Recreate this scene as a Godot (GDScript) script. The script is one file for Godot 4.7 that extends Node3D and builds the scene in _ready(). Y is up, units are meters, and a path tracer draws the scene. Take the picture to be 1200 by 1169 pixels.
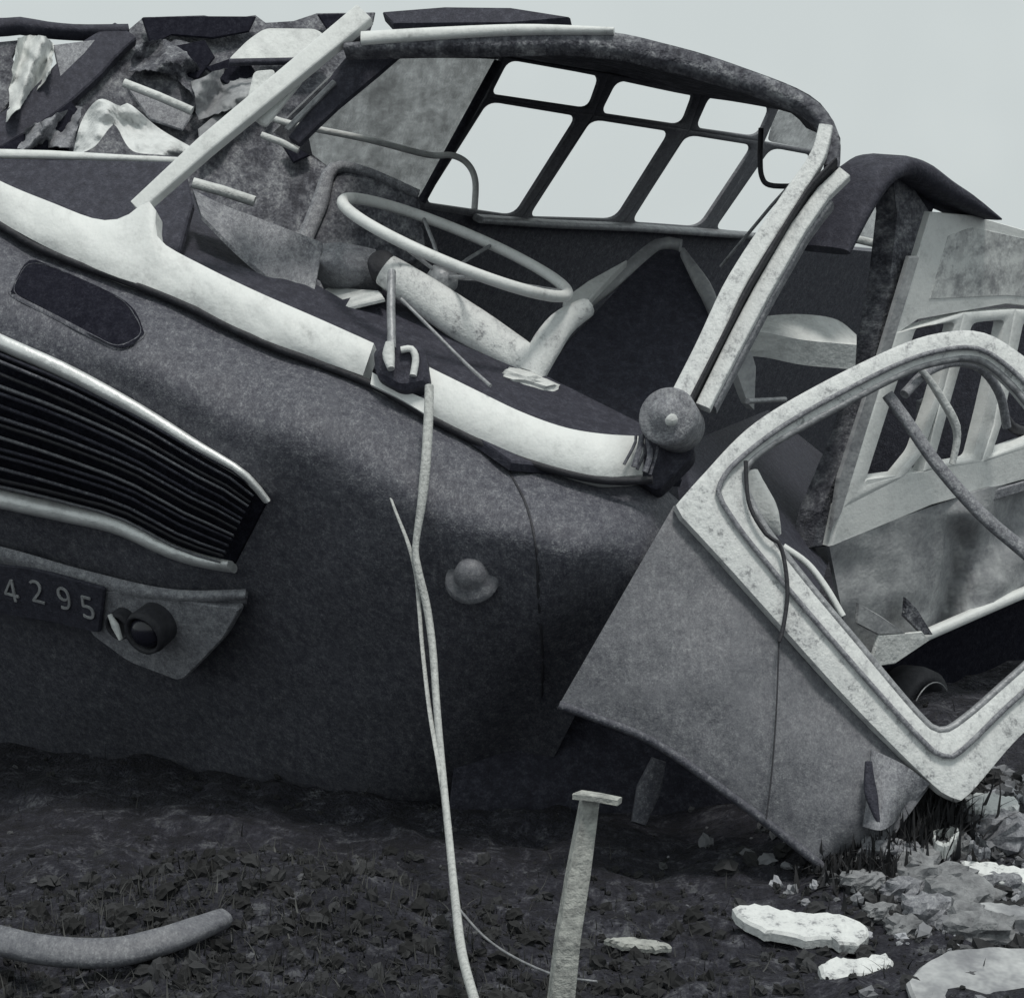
extends Node3D

# ---------------------------------------------------------------- camera numbers
const F := 2748.0                     # focal length in photograph pixels
var cam_t := Transform3D()
var org := Vector3.ZERO               # base of the thing being built
var M := {}
var rng := RandomNumberGenerator.new()
var dent := FastNoiseLite.new()

func P(x: float, y: float, d: float) -> Vector3:
	return cam_t * Vector3((x - 600.0) * d / F, -(y - 584.5) * d / F, -d)

func pln(a: Vector3, b: Vector3, c: Vector3) -> Plane:      # the plane through three places (x, y, distance)
	var p := Plane(P(a.x, a.y, a.z), P(b.x, b.y, b.z), P(c.x, c.y, c.z))
	if p.normal.dot(cam_t.origin - P(a.x, a.y, a.z)) < 0.0: p = -p
	return p

func hit(p: Plane, x: float, y: float, off := 0.0) -> Vector3:
	var dir := (P(x, y, 1.0) - cam_t.origin)
	var t := (off - p.distance_to(cam_t.origin)) / p.normal.dot(dir)
	return cam_t.origin + dir * t

# ---------------------------------------------------------------- curves
func sm2(pts: Array, n: int) -> PackedVector2Array:         # a smooth curve through points, n places evenly spaced
	var raw := PackedVector2Array()
	var m := pts.size()
	for i in m - 1:
		var p0: Vector2 = pts[max(i - 1, 0)]; var p1: Vector2 = pts[i]; var p2: Vector2 = pts[i + 1]; var p3: Vector2 = pts[min(i + 2, m - 1)]
		for k in 12: raw.append(p1.cubic_interpolate(p2, p0, p3, k / 12.0))
	raw.append(pts[m - 1])
	return even(raw, n)

func even(raw: PackedVector2Array, n: int) -> PackedVector2Array:
	var L := [0.0]
	for i in range(1, raw.size()): L.append(L[i - 1] + raw[i].distance_to(raw[i - 1]))
	var out := PackedVector2Array()
	var j := 0
	var total: float = L[L.size() - 1]
	for i in n:
		var s: float = total * i / (n - 1)
		while j < raw.size() - 2 and L[j + 1] < s: j += 1
		var seg: float = max(L[j + 1] - L[j], 1e-6)
		out.append(raw[j].lerp(raw[j + 1], clamp((s - L[j]) / seg, 0.0, 1.0)))
	return out

func lin2(pts: Array, n: int) -> PackedVector2Array:
	return even(PackedVector2Array(pts), n)

func v2(a: Array) -> Array:                                 # flat number list to points
	var o := []
	for i in range(0, a.size(), 2): o.append(Vector2(a[i], a[i + 1]))
	return o

func on(p: Plane, a: PackedVector2Array, off := 0.0) -> Array:
	var o := []
	for q in a: o.append(hit(p, q.x, q.y, off))
	return o

func sm3(pts: Array, n: int) -> Array:
	var o := []
	var m := pts.size()
	for i in n:
		var f: float = float(i) * (m - 1) / (n - 1)
		var k: int = min(int(f), m - 2)
		var p0: Vector3 = pts[max(k - 1, 0)]; var p1: Vector3 = pts[k]; var p2: Vector3 = pts[k + 1]; var p3: Vector3 = pts[min(k + 2, m - 1)]
		o.append(p1.cubic_interpolate(p2, p0, p3, f - k))
	return o

# ---------------------------------------------------------------- nodes
func numbered(parent: Node, called: String) -> String:
	if not parent.has_node(called): return called
	var i := 1
	while parent.has_node("%s_%03d" % [called, i]): i += 1
	return "%s_%03d" % [called, i]

func tag(o: Node, label: String, category: String, group := "", kind := "") -> Node:
	o.set_meta("label", label)
	if category: o.set_meta("category", category)
	if group: o.set_meta("group", group)
	if kind: o.set_meta("kind", kind)
	return o

func thing(called: String, label: String, category: String, at: Vector3, group := "") -> Node3D:
	var o := Node3D.new()
	o.name = numbered(self, called)
	add_child(o, true)
	o.position = at
	org = at
	tag(o, label, category, group)
	return o

func put(called: String, st: SurfaceTool, m: Material, parent: Node = self) -> MeshInstance3D:
	st.generate_normals()
	var o := MeshInstance3D.new()
	o.name = numbered(parent, called)
	o.mesh = st.commit()
	o.material_override = m
	parent.add_child(o, true)
	return o

func begin() -> SurfaceTool:
	var st := SurfaceTool.new()
	st.begin(Mesh.PRIMITIVE_TRIANGLES)
	return st

func tri(st: SurfaceTool, a: Vector3, b: Vector3, c: Vector3) -> void:
	st.add_vertex(a - org); st.add_vertex(b - org); st.add_vertex(c - org)

func quad(st: SurfaceTool, a: Vector3, b: Vector3, c: Vector3, d: Vector3) -> void:
	tri(st, a, b, c); tri(st, a, c, d)

# ---------------------------------------------------------------- shapes
# a bar with a rounded section swept along a path: w across (in the face), t through (along up)
func bar(st: SurfaceTool, path: Array, w, t: float, up: Vector3, n := 12, sq := 0.45) -> void:
	var rings := []
	var m := path.size()
	for i in m:
		var tan: Vector3 = (path[min(i + 1, m - 1)] - path[max(i - 1, 0)]).normalized()
		var side := tan.cross(up).normalized()
		var nn := side.cross(tan).normalized()
		var ww: float = w if not (w is Array) else lerp(float(w[int(float(i) * (w.size() - 1) / (m - 1))]), float(w[min(int(float(i) * (w.size() - 1) / (m - 1)) + 1, w.size() - 1)]), fposmod(float(i) * (w.size() - 1) / (m - 1), 1.0))
		var r := []
		for k in n:
			var a := TAU * (k + 0.5) / n
			var c := cos(a); var s := sin(a)
			r.append(path[i] + side * (sign(c) * pow(abs(c), sq) * ww * 0.5) + nn * (sign(s) * pow(abs(s), sq) * t * 0.5))
		rings.append(r)
	st.set_smooth_group(0 if sq > 0.3 else -1)
	for i in m - 1:
		for k in n:
			var k2 := (k + 1) % n
			quad(st, rings[i][k], rings[i + 1][k], rings[i + 1][k2], rings[i][k2])
	st.set_smooth_group(-1)
	for e in [0, m - 1]:
		for k in n:
			var k2 := (k + 1) % n
			if e == 0: tri(st, path[e], rings[e][k], rings[e][k2])
			else: tri(st, path[e], rings[e][k2], rings[e][k])

func tube(st: SurfaceTool, path: Array, r, n := 10) -> void:
	var up := Vector3(0.31, 0.2, 0.93)
	var w = r * 2.0 if not (r is Array) else (r as Array).map(func(q): return q * 2.0)
	if r is Array:
		bar(st, path, w, float(w[0]), up, n, 1.0)
	else:
		bar(st, path, w, r * 2.0, up, n, 1.0)

# a flat plate with the outline in poly, thick metres deep, with a small bevel round its face
func plate(st: SurfaceTool, poly: PackedVector2Array, p: Plane, thick: float, off := 0.0, bev := 0.004) -> void:
	var idx := Geometry2D.triangulate_polygon(poly)
	var c := Vector2.ZERO
	for q in poly: c += q / poly.size()
	var face := []; var edge := []; var back := []
	for q in poly:
		var e := hit(p, q.x, q.y, off)
		var cc := hit(p, c.x, c.y, off)
		var inw := (cc - e).normalized() * bev
		face.append(e + inw); edge.append(e - p.normal * bev); back.append(e - p.normal * thick)
	st.set_smooth_group(-1)
	for i in range(0, idx.size(), 3):
		tri(st, face[idx[i]], face[idx[i + 1]], face[idx[i + 2]])
		tri(st, back[idx[i]], back[idx[i + 2]], back[idx[i + 1]])
	var n := poly.size()
	for i in n:
		var j := (i + 1) % n
		quad(st, face[i], face[j], edge[j], edge[i])
		quad(st, edge[i], edge[j], back[j], back[i])

# a sheet ruled between two outlines; at is called with (x, y, u, v) and gives the place
func skin(st: SurfaceTool, top: PackedVector2Array, bot: PackedVector2Array, nv: int, at: Callable, thick := 0.003, back := Vector3.ZERO) -> void:
	var nu := top.size()
	var g := []
	for j in nv:
		var row := []
		for i in nu:
			var v := float(j) / (nv - 1)
			var q := top[i].lerp(bot[i], v)
			row.append(at.call(q.x, q.y, float(i) / (nu - 1), v))
		g.append(row)
	st.set_smooth_group(0)
	for j in nv - 1:
		for i in nu - 1:
			quad(st, g[j][i], g[j][i + 1], g[j + 1][i + 1], g[j + 1][i])
	if back == Vector3.ZERO: return
	var o := back * thick
	st.set_smooth_group(1)
	for j in nv - 1:
		for i in nu - 1:
			quad(st, g[j][i] + o, g[j + 1][i] + o, g[j + 1][i + 1] + o, g[j][i + 1] + o)
	st.set_smooth_group(-1)
	for i in nu - 1:
		quad(st, g[0][i], g[0][i] + o, g[0][i + 1] + o, g[0][i + 1])
		quad(st, g[nv - 1][i], g[nv - 1][i + 1], g[nv - 1][i + 1] + o, g[nv - 1][i] + o)
	for j in nv - 1:
		quad(st, g[j][0], g[j + 1][0], g[j + 1][0] + o, g[j][0] + o)
		quad(st, g[j][nu - 1], g[j][nu - 1] + o, g[j + 1][nu - 1] + o, g[j + 1][nu - 1])

# a closed frame between an outer and an inner outline
func ring(st: SurfaceTool, outer: PackedVector2Array, inner: PackedVector2Array, p: Plane, thick: float, off := 0.0, crown := 0.0) -> void:
	var n := outer.size()
	var q := []
	for i in n:
		var a := hit(p, outer[i].x, outer[i].y, off); var b := hit(p, inner[i].x, inner[i].y, off)
		var m := a.lerp(b, 0.5) + p.normal * crown
		var bk := -p.normal * thick
		q.append([a + bk, a, a.lerp(b, 0.12) + p.normal * crown * 0.7, m, b.lerp(a, 0.12) + p.normal * crown * 0.7, b, b + bk])
	for i in n:
		var j := (i + 1) % n
		for k in 7:
			var k2 := (k + 1) % 7
			st.set_smooth_group(0 if k >= 1 and k <= 4 else -1)
			quad(st, q[i][k], q[j][k], q[j][k2], q[i][k2])

# a turned shape: profile of (radius, height) round axis
func lathe(st: SurfaceTool, at: Vector3, axis: Vector3, prof: Array, n := 28) -> void:
	var x := axis.cross(Vector3(0.2, 1, 0.1)).normalized()
	var y := axis.cross(x).normalized()
	st.set_smooth_group(0)
	for i in prof.size() - 1:
		for k in n:
			var a := TAU * k / n; var b := TAU * (k + 1) / n
			var da := x * cos(a) + y * sin(a); var db := x * cos(b) + y * sin(b)
			var p0: Vector2 = prof[i]; var p1: Vector2 = prof[i + 1]
			quad(st, at + da * p0.x + axis * p0.y, at + db * p0.x + axis * p0.y, at + db * p1.x + axis * p1.y, at + da * p1.x + axis * p1.y)

func rock(st: SurfaceTool, at: Vector3, size: Vector3, turn: Basis, seed_: int, rough := 0.35, n := 7) -> void:
	var f := FastNoiseLite.new()
	f.seed = seed_; f.frequency = 0.9; f.fractal_octaves = 4; f.fractal_gain = 0.6
	var v := func(i: int, j: int) -> Vector3:
		var th := PI * j / n; var ph := TAU * (i % (2 * n)) / (2 * n)
		var d := Vector3(sin(th) * cos(ph), cos(th), sin(th) * sin(ph))
		var cube: float = 1.0 / max(abs(d.x), max(abs(d.y), abs(d.z)))
		var r: float = lerp(1.0, cube, 0.55) * (1.0 + rough * f.get_noise_3dv(d * 1.6)) * 0.5
		return at + turn * (d * r * size)
	st.set_smooth_group(-1)
	for j in n:
		for i in 2 * n:
			quad(st, v.call(i, j), v.call(i + 1, j), v.call(i + 1, j + 1), v.call(i, j + 1))

func rounded(c: Array, r: float, per := 6) -> PackedVector2Array:   # a polygon with round corners
	var o := PackedVector2Array()
	var n := c.size()
	for i in n:
		var a: Vector2 = c[(i + n - 1) % n]; var b: Vector2 = c[i]; var d: Vector2 = c[(i + 1) % n]
		var s: Vector2 = b + (a - b).limit_length(r); var e: Vector2 = b + (d - b).limit_length(r)
		for k in per:
			var t := float(k) / (per - 1)
			o.append(s.lerp(b, t).lerp(b.lerp(e, t), t))
	return o

func cornered(c: Array, per := 6) -> PackedVector2Array:
	var o := PackedVector2Array()
	for q in c:
		for k in per: o.append(q + Vector2(0.01, 0.007) * k)
	return o

# ---------------------------------------------------------------- materials
func lin(r: float, g: float, b: float) -> Color:
	return Color(r, g, b).linear_to_srgb()

func mat(stops: Array, scale: float, rough: float, metal := 0.0, bump := 1.0, freq := 0.02, sd := 1, gain := 0.72) -> StandardMaterial3D:
	var n := FastNoiseLite.new()
	n.noise_type = FastNoiseLite.TYPE_SIMPLEX_SMOOTH
	n.seed = sd; n.frequency = freq; n.fractal_octaves = 6; n.fractal_gain = gain
	var g := Gradient.new()
	g.offsets = PackedFloat32Array(stops.map(func(s): return s[0]))
	g.colors = PackedColorArray(stops.map(func(s): return lin(s[1] * 0.97, s[1], s[1] * s[2])))
	var t := NoiseTexture2D.new()
	t.width = 512; t.height = 512; t.seamless = true; t.noise = n; t.color_ramp = g; t.generate_mipmaps = true
	var b := NoiseTexture2D.new()
	b.width = 512; b.height = 512; b.seamless = true; b.as_normal_map = true; b.bump_strength = 6.0
	var n2 := n.duplicate(); n2.seed = sd + 77; n2.frequency = freq * 1.5
	b.noise = n2
	var m := StandardMaterial3D.new()
	m.albedo_texture = t
	m.normal_enabled = bump > 0.0; m.normal_texture = b; m.normal_scale = bump
	m.roughness = rough; m.metallic = metal
	m.uv1_triplanar = true; m.uv1_world_triplanar = true; m.uv1_scale = Vector3.ONE * scale
	m.cull_mode = BaseMaterial3D.CULL_DISABLED
	return m

# ================================================================
func _ready() -> void:
	rng.seed = 4
	dent.seed = 9; dent.frequency = 2.2; dent.fractal_octaves = 4
	cam_t = Transform3D(Basis(Vector3.RIGHT, deg_to_rad(-6.0)), Vector3(0, 1.15, 0))
	var cam := Camera3D.new()
	cam.name = "camera"
	cam.transform = cam_t
	cam.fov = 2.0 * rad_to_deg(atan(584.5 / F))
	cam.near = 0.05; cam.far = 3000.0
	add_child(cam); cam.current = true

	var env := Environment.new()
	env.background_mode = Environment.BG_SKY
	var sky := Sky.new()
	var sm := ProceduralSkyMaterial.new()
	sm.sky_top_color = Color(0.808, 0.84, 0.842)
	sm.sky_horizon_color = Color(0.785, 0.815, 0.815)
	sm.ground_horizon_color = Color(0.4, 0.41, 0.43)
	sm.ground_bottom_color = Color(0.2, 0.2, 0.22)
	var cn := FastNoiseLite.new()
	cn.seed = 5; cn.frequency = 0.008; cn.fractal_octaves = 6; cn.fractal_gain = 0.85
	var ct := NoiseTexture2D.new()
	ct.width = 1024; ct.height = 512; ct.seamless = true; ct.noise = cn
	var cg := Gradient.new()
	cg.offsets = PackedFloat32Array([0.25, 0.8]); cg.colors = PackedColorArray([Color(0, 0, 0, 0), Color(0.5, 0.5, 0.49, 0.3)])
	ct.color_ramp = cg
	sm.sky_cover = ct; sm.sky_cover_modulate = Color(1, 1, 1, 0.5)
	sky.sky_material = sm
	env.sky = sky
	env.tonemap_mode = Environment.TONE_MAPPER_LINEAR
	env.tonemap_exposure = 1.0
	env.sdfgi_enabled = true; env.ssao_enabled = true; env.ssil_enabled = true
	var we := WorldEnvironment.new()
	we.name = "world_environment"; we.environment = env
	add_child(we)
	var sun := DirectionalLight3D.new()
	sun.name = "sun"
	sun.light_energy = 0.58; sun.light_color = Color(1.0, 0.985, 0.96); sun.light_angular_distance = 12.0; sun.shadow_enabled = true
	sun.rotation_degrees = Vector3(-72, 25, 0)
	add_child(sun)

	materials()
	ground()
	bus()
	loose_things()
	plants_and_rubble()

func materials() -> void:
	M.cream = mat([[0.0, 0.25, 1.0], [0.22, 0.58, 0.99], [0.45, 0.74, 0.99], [1.0, 0.8, 0.98]], 1.0, 0.55, 0.0, 0.15, 0.02, 1, 0.85)
	M.worn = mat([[0.16, 0.1, 1.1], [0.27, 0.38, 1.03], [0.38, 0.64, 1.0], [0.8, 0.77, 0.99]], 1.2, 0.6, 0.0, 0.3, 0.025, 51, 0.9)
	M.stained = mat([[0.2, 0.22, 1.05], [0.4, 0.38, 1.02], [0.55, 0.68, 0.99], [0.9, 0.78, 0.98]], 1.1, 0.6, 0.0, 0.15, 0.012, 21, 0.85)
	M.pale = mat([[0.0, 0.35, 1.0], [0.5, 0.66, 0.99], [1.0, 0.8, 0.98]], 1.2, 0.8, 0.0, 0.5, 0.02, 2)
	M.paint = mat([[0.22, 0.024, 1.5], [0.42, 0.058, 1.28], [0.55, 0.092, 1.2], [0.67, 0.15, 1.12], [0.8, 0.32, 1.05]], 1.3, 0.62, 0.0, 0.2, 0.05, 3, 1.1)
	M.paint.metallic_specular = 0.4
	M.door = mat([[0.2, 0.06, 1.22], [0.42, 0.12, 1.14], [0.58, 0.16, 1.1], [0.78, 0.28, 1.05]], 1.3, 0.6, 0.0, 0.15, 0.05, 4, 1.1)
	M.grey = mat([[0.25, 0.08, 1.18], [0.5, 0.22, 1.1], [0.75, 0.42, 1.03]], 1.3, 0.7, 0.0, 0.3, 0.05, 5, 1.05)
	M.dusty = mat([[0.0, 0.12, 1.12], [0.42, 0.24, 1.06], [0.6, 0.36, 1.03], [1.0, 0.6, 1.0]], 0.8, 0.8, 0.0, 0.3, 0.008, 6, 0.85)
	M.sooty = mat([[0.2, 0.012, 1.5], [0.42, 0.06, 1.25], [0.58, 0.15, 1.12], [0.85, 0.5, 1.02]], 0.9, 0.85, 0.0, 0.8, 0.02, 7, 0.95)
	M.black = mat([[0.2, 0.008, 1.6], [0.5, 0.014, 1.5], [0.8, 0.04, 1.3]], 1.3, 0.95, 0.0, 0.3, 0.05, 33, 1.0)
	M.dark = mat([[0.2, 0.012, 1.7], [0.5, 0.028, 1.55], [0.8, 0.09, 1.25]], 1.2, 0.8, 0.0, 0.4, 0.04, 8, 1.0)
	M.black.metallic_specular = 0.15
	M.rubber = mat([[0.0, 0.015, 1.3], [0.5, 0.025, 1.25], [1.0, 0.06, 1.15]], 2.0, 0.7, 0.0, 0.4, 0.03, 9)
	M.chrome = mat([[0.0, 0.35, 1.02], [0.5, 0.7, 1.0], [1.0, 0.8, 1.0]], 1.5, 0.42, 0.35, 0.25, 0.02, 10)
	M.steel = mat([[0.0, 0.1, 1.1], [0.5, 0.3, 1.05], [1.0, 0.5, 1.02]], 2.0, 0.5, 0.3, 0.4, 0.03, 11)
	M.wood = mat([[0.0, 0.12, 0.98], [0.5, 0.36, 0.95], [1.0, 0.55, 0.93]], 3.0, 0.85, 0.0, 0.9, 0.02, 12)
	M.soil = mat([[0.2, 0.004, 1.8], [0.46, 0.010, 1.7], [0.6, 0.026, 1.4], [0.8, 0.12, 1.1]], 0.9, 0.95, 0.0, 1.8, 0.014, 13, 0.95)
	M.stone = mat([[0.0, 0.05, 1.1], [0.5, 0.2, 1.05], [1.0, 0.42, 1.02]], 1.6, 0.9, 0.0, 1.0, 0.02, 14)
	M.cloth = mat([[0.0, 0.4, 1.0], [0.5, 0.66, 1.0], [1.0, 0.76, 1.0]], 1.5, 0.9, 0.0, 0.7, 0.02, 15)
	M.rope = mat([[0.0, 0.2, 1.0], [0.5, 0.5, 0.98], [1.0, 0.66, 0.97]], 4.0, 0.85, 0.0, 0.8, 0.04, 16)
	var dg: StandardMaterial3D = mat([[0.15, 0.05, 1.2], [0.4, 0.16, 1.1], [0.6, 0.3, 1.05], [0.9, 0.5, 1.0]], 0.8, 0.5, 0.0, 0.0, 0.012, 6, 0.95)
	var dgr: Gradient = (dg.albedo_texture as NoiseTexture2D).color_ramp
	for i in 4: dgr.set_color(i, Color(dgr.get_color(i), [0.75, 0.6, 0.45, 0.25][i]))
	dg.transparency = BaseMaterial3D.TRANSPARENCY_ALPHA
	M.dusty_glass = dg
	var gl := StandardMaterial3D.new()
	gl.albedo_color = Color(0.86, 0.88, 0.9); gl.roughness = 0.08; gl.metallic = 0.9
	M.lamp = gl
	var ln := StandardMaterial3D.new()
	ln.albedo_color = Color(0.13, 0.13, 0.17); ln.roughness = 0.22
	M.lens = ln
	for k in ["grass", "leaf"]:
		var g := StandardMaterial3D.new()
		g.vertex_color_use_as_albedo = true; g.roughness = 0.9; g.cull_mode = BaseMaterial3D.CULL_DISABLED
		M[k] = g

# ---------------------------------------------------------------- ground
var gn := FastNoiseLite.new()
func height(x: float, z: float) -> float:
	var h := gn.get_noise_2d(x * 1.0, z * 1.0) * 0.05 + gn.get_noise_2d(x * 5.0 + 40.0, z * 5.0) * 0.028 + gn.get_noise_2d(x * 17.0, z * 17.0 + 9.0) * 0.022
	h += 0.10 * exp(-(pow((x + 0.42) / 0.34, 2) + pow((z + 3.95) / 0.25, 2)))        # heap of earth before the bus
	h += 0.10 * exp(-(pow((x - 0.85) / 0.3, 2) + pow((z + 4.55) / 0.3, 2)))          # rubble by the door
	return h

func ground() -> void:
	gn.seed = 3; gn.frequency = 0.5; gn.fractal_octaves = 5
	org = Vector3.ZERO
	var st := begin()
	var n := 260
	var c := func(i: int) -> float:
		var s := (float(i) / n) * 2.0 - 1.0
		return s * 3.2 + sign(s) * pow(abs(s), 7.0) * 700.0
	st.set_smooth_group(0)
	var pts := []
	for j in n + 1:
		var row := []
		for i in n + 1:
			var x: float = c.call(i); var z: float = c.call(j) - 4.0
			row.append(Vector3(x, height(x, z), z))
		pts.append(row)
	for j in n:
		for i in n:
			quad(st, pts[j][i], pts[j][i + 1], pts[j + 1][i + 1], pts[j + 1][i])
	var g := put("ground", st, M.soil)
	g.set_meta("kind", "structure")
	g.set_meta("label", "dark trampled earth that the wreck lies on")

# ---------------------------------------------------------------- the bus
func bus() -> void:
	var b := thing("wrecked_bus", "wrecked bus front, tilted, with pale windscreen frame and torn open door", "bus", Vector3(0.1, 0, -4.9))
	var pf := pln(Vector3(785, 490, 4.5), Vector3(440, 430, 4.62), Vector3(975, 190, 4.66))      # the front
	var pw := pln(Vector3(590, 250, 7.15), Vector3(690, 75, 7.15), Vector3(900, 270, 8.6))       # far wall
	var px := 4.6 / F
	var nf := pf.normal

	# front skin under the windscreen
	var body_k := func(x: float, y: float, u: float, v: float) -> float:
		var k := 0.0
		if v < 0.14: k = 0.12 * (1.0 - pow((v - 0.14) / 0.14, 2.0))
		else: k = 0.12 - 1.75 * pow(v - 0.14, 1.36)
		k -= 0.16 * pow(clamp((u - 0.86) / 0.14, 0.0, 1.0), 2.0)
		var dd := Vector2(x - 560, y - 690).length()
		k -= 0.02 * exp(-dd * dd / 9000.0)
		var cr: float = (x + (y - 600) * 0.05) - 628.0
		k += 0.02 * (1.0 / (1.0 + exp(-cr / 5.0))) * smoothstep(560.0, 640.0, y)
		k += dent.get_noise_2d(x * 0.002, y * 0.002) * 0.02
		return k
	var body_at := func(x: float, y: float, u: float, v: float) -> Vector3:
		return hit(pf, x, y, body_k.call(x, y, u, v))
	var top := sm2(v2([-450, 38, -250, 140, -100, 213, 0, 266, 60, 300, 200, 352, 300, 400, 420, 446, 505, 492, 600, 536, 700, 561, 765, 566, 800, 590]), 110)
	var bot := PackedVector2Array()
	for q in top: bot.append(q + Vector2(-285, 560))
	var st := begin()
	skin(st, top, bot, 60, body_at, 0.004, -nf)
	put("front_panel", st, M.paint, b)
	st = begin()
	plate(st, PackedVector2Array(v2([560, 640, 800, 640, 1060, 820, 1060, 1000, 900, 1000, 520, 1000])), pln(Vector3(600, 700, 4.75), Vector3(1000, 900, 4.75), Vector3(700, 1000, 4.85)), 0.03)
	put("underbody", st, M.dark, b)
	st = begin()
	bar(st, [P(772, 890, 4.62), P(760, 925, 4.62), P(748, 965, 4.6)], [0.03, 0.05, 0.03], 0.02, Vector3(0.1, 0.3, 0.9).normalized(), 10, 0.6)
	put("frame_bracket", st, M.paint, b)
	# place on the skin: find u, v by walking back along the down direction
	var on_body := func(x: float, y: float, off: float) -> Vector3:
		var best := 1e9; var bu := 0.0; var bv := 0.0
		for i in top.size():
			var d := Vector2(x, y) - top[i]
			var dirv := Vector2(-285, 560)
			var v := d.dot(dirv) / dirv.length_squared()
			var e := (d - dirv * v).length()
			if e < best: best = e; bu = float(i) / (top.size() - 1); bv = v
		return hit(pf, x, y, body_k.call(x, y, bu, bv) + off)

	# windscreen frame: the pale band in two lengths, a dark gasket under it
	st = begin()
	var bt := sm2(v2([-450, -35, -250, 82, -100, 160, 0, 212, 60, 237, 110, 256, 140, 256, 160, 244, 168, 236, 182, 240, 182, 262, 190, 284, 240, 312, 300, 341, 380, 376, 438, 402]), 70)
	var bb := sm2(v2([-450, 30, -250, 132, -100, 206, 0, 260, 60, 292, 130, 322, 200, 346, 300, 394, 425, 440]), 70)
	var band_at := func(x: float, y: float, _u: float, v: float) -> Vector3:
		return hit(pf, x, y, 0.03 + 0.016 * pow(sin(PI * clamp(v, 0.02, 0.98)), 0.4) + dent.get_noise_2d(x * 0.006, y * 0.006) * 0.01)
	skin(st, bt, bb, 8, band_at, 0.05, -nf)
	var band := put("windscreen_frame", st, M.cream, b)
	st = begin()
	var bt2 := sm2(v2([503, 430, 560, 458, 610, 482, 660, 500, 705, 508, 755, 511]), 30)
	var bb2 := sm2(v2([505, 486, 560, 513, 610, 534, 660, 550, 700, 559, 752, 556]), 30)
	var band2_at := func(x: float, y: float, _u: float, v: float) -> Vector3:
		return hit(pf, x, y, 0.03 + 0.016 * pow(sin(PI * clamp(v, 0.02, 0.98)), 0.4) - 0.12 * pow(clamp((x - 690) / 70.0, 0.0, 1.0), 2.0) * 0.5)
	skin(st, bt2, bb2, 8, band2_at, 0.05, -nf)
	put("windscreen_frame", st, M.cream, b)
	st = begin()
	skin(st, sm2(v2([436, 436, 470, 455, 505, 470]), 10), sm2(v2([434, 450, 470, 468, 503, 488]), 10), 4, func(x, y, _u, _v): return hit(pf, x, y, 0.045), 0.03, -nf)
	put("sill_step", st, M.cream, b)
	st = begin()
	bar(st, sm3(on(pf, sm2(v2([-450, 34, -250, 137, -100, 210, 0, 264, 60, 297, 200, 350, 300, 398, 430, 448, 505, 490, 600, 535, 700, 562, 765, 562]), 40), 0.028), 80), 0.014, 0.02, nf, 8, 0.8)
	put("gasket", st, M.rubber, b)

	# centre pillar and pillar to the right
	st = begin()
	var tp := hit(pf, 431, 28); var bp := hit(pf, 164, 250)
	bar(st, [bp + nf * 0.02, bp.lerp(tp, 0.3) + nf * 0.035, bp.lerp(tp, 0.7) + nf * 0.035, tp + nf * 0.035], [0.034, 0.042, 0.046, 0.05], 0.03, nf, 16, 0.3)
	put("centre_pillar", st, M.cream, b)
	st = begin()
	plate(st, rounded(v2([285, 130, 297, 82, 322, 80, 318, 108, 355, 92, 310, 148]), 6), pf, 0.01, 0.012)
	put("torn_bracket", st, M.pale, b)
	st = begin()
	bar(st, on(pf, lin2(v2([452, 52, 410, 92, 345, 166]), 6), -0.06), [0.09, 0.08, 0.045, 0.03], 0.02, nf, 8, 0.3)
	put("inner_pillar", st, M.dark, b)
	st = begin()
	bar(st, on(pf, lin2(v2([392, 96, 336, 152]), 4), -0.04), 0.012, 0.012, nf, 8, 0.6)
	put("inner_pillar", st, M.steel, b)

	var pa: Array = on(pf, sm2(v2([794, 474, 804, 455, 831, 402, 857, 345, 881, 304, 906, 266, 930, 229, 958, 186, 968, 150]), 24), 0.05)
	st = begin(); bar(st, pa, [0.04, 0.042, 0.04, 0.036, 0.028], 0.03, nf, 16, 0.28)
	var ap := put("side_pillar", st, M.worn, b)
	var pb: Array = on(pf, lin2(v2([824, 478, 861, 404, 892, 345, 935, 270, 965, 228, 990, 204]), 20), 0.035)
	st = begin(); bar(st, pb, [0.03, 0.034, 0.034, 0.03], 0.025, nf, 16, 0.28)
	put("pillar_strip", st, M.worn, ap)
	st = begin(); bar(st, on(pf, lin2(v2([808, 476, 846, 402, 876, 343, 922, 266, 950, 222, 980, 192]), 20), 0.045), 0.008, 0.05, nf, 8, 0.5)
	put("pillar_seal", st, M.rubber, ap)
	st = begin(); bar(st, on(pf, lin2(v2([836, 480, 876, 404, 906, 346, 946, 276, 974, 240]), 12), 0.012), 0.014, 0.04, nf, 8, 0.5)
	put("pillar_return", st, M.grey, ap)
	# round hub at the foot of the pillar
	st = begin()
	var hc := hit(pf, 783, 488, 0.075)
	var ha := (nf + cam_t.basis * Vector3(-0.25, -0.12, 0.2)).normalized()
	lathe(st, hc, ha, [Vector2(0.0, -0.09), Vector2(0.05, -0.09), Vector2(0.055, -0.02), Vector2(0.057, 0.0), Vector2(0.052, 0.012), Vector2(0.04, 0.008), Vector2(0.032, 0.016), Vector2(0.012, 0.03), Vector2(0.0, 0.032)], 32)
	var hub := put("pillar_hub", st, M.grey, b)
	st = begin()
	lathe(st, hc + ha * 0.024 + cam_t.basis * Vector3(0.012, -0.012, 0), ha, [Vector2(0.013, -0.01), Vector2(0.013, 0.006), Vector2(0.009, 0.012), Vector2(0.0, 0.014)], 16)
	put("bolt", st, M.pale, hub)
	st = begin()
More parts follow.
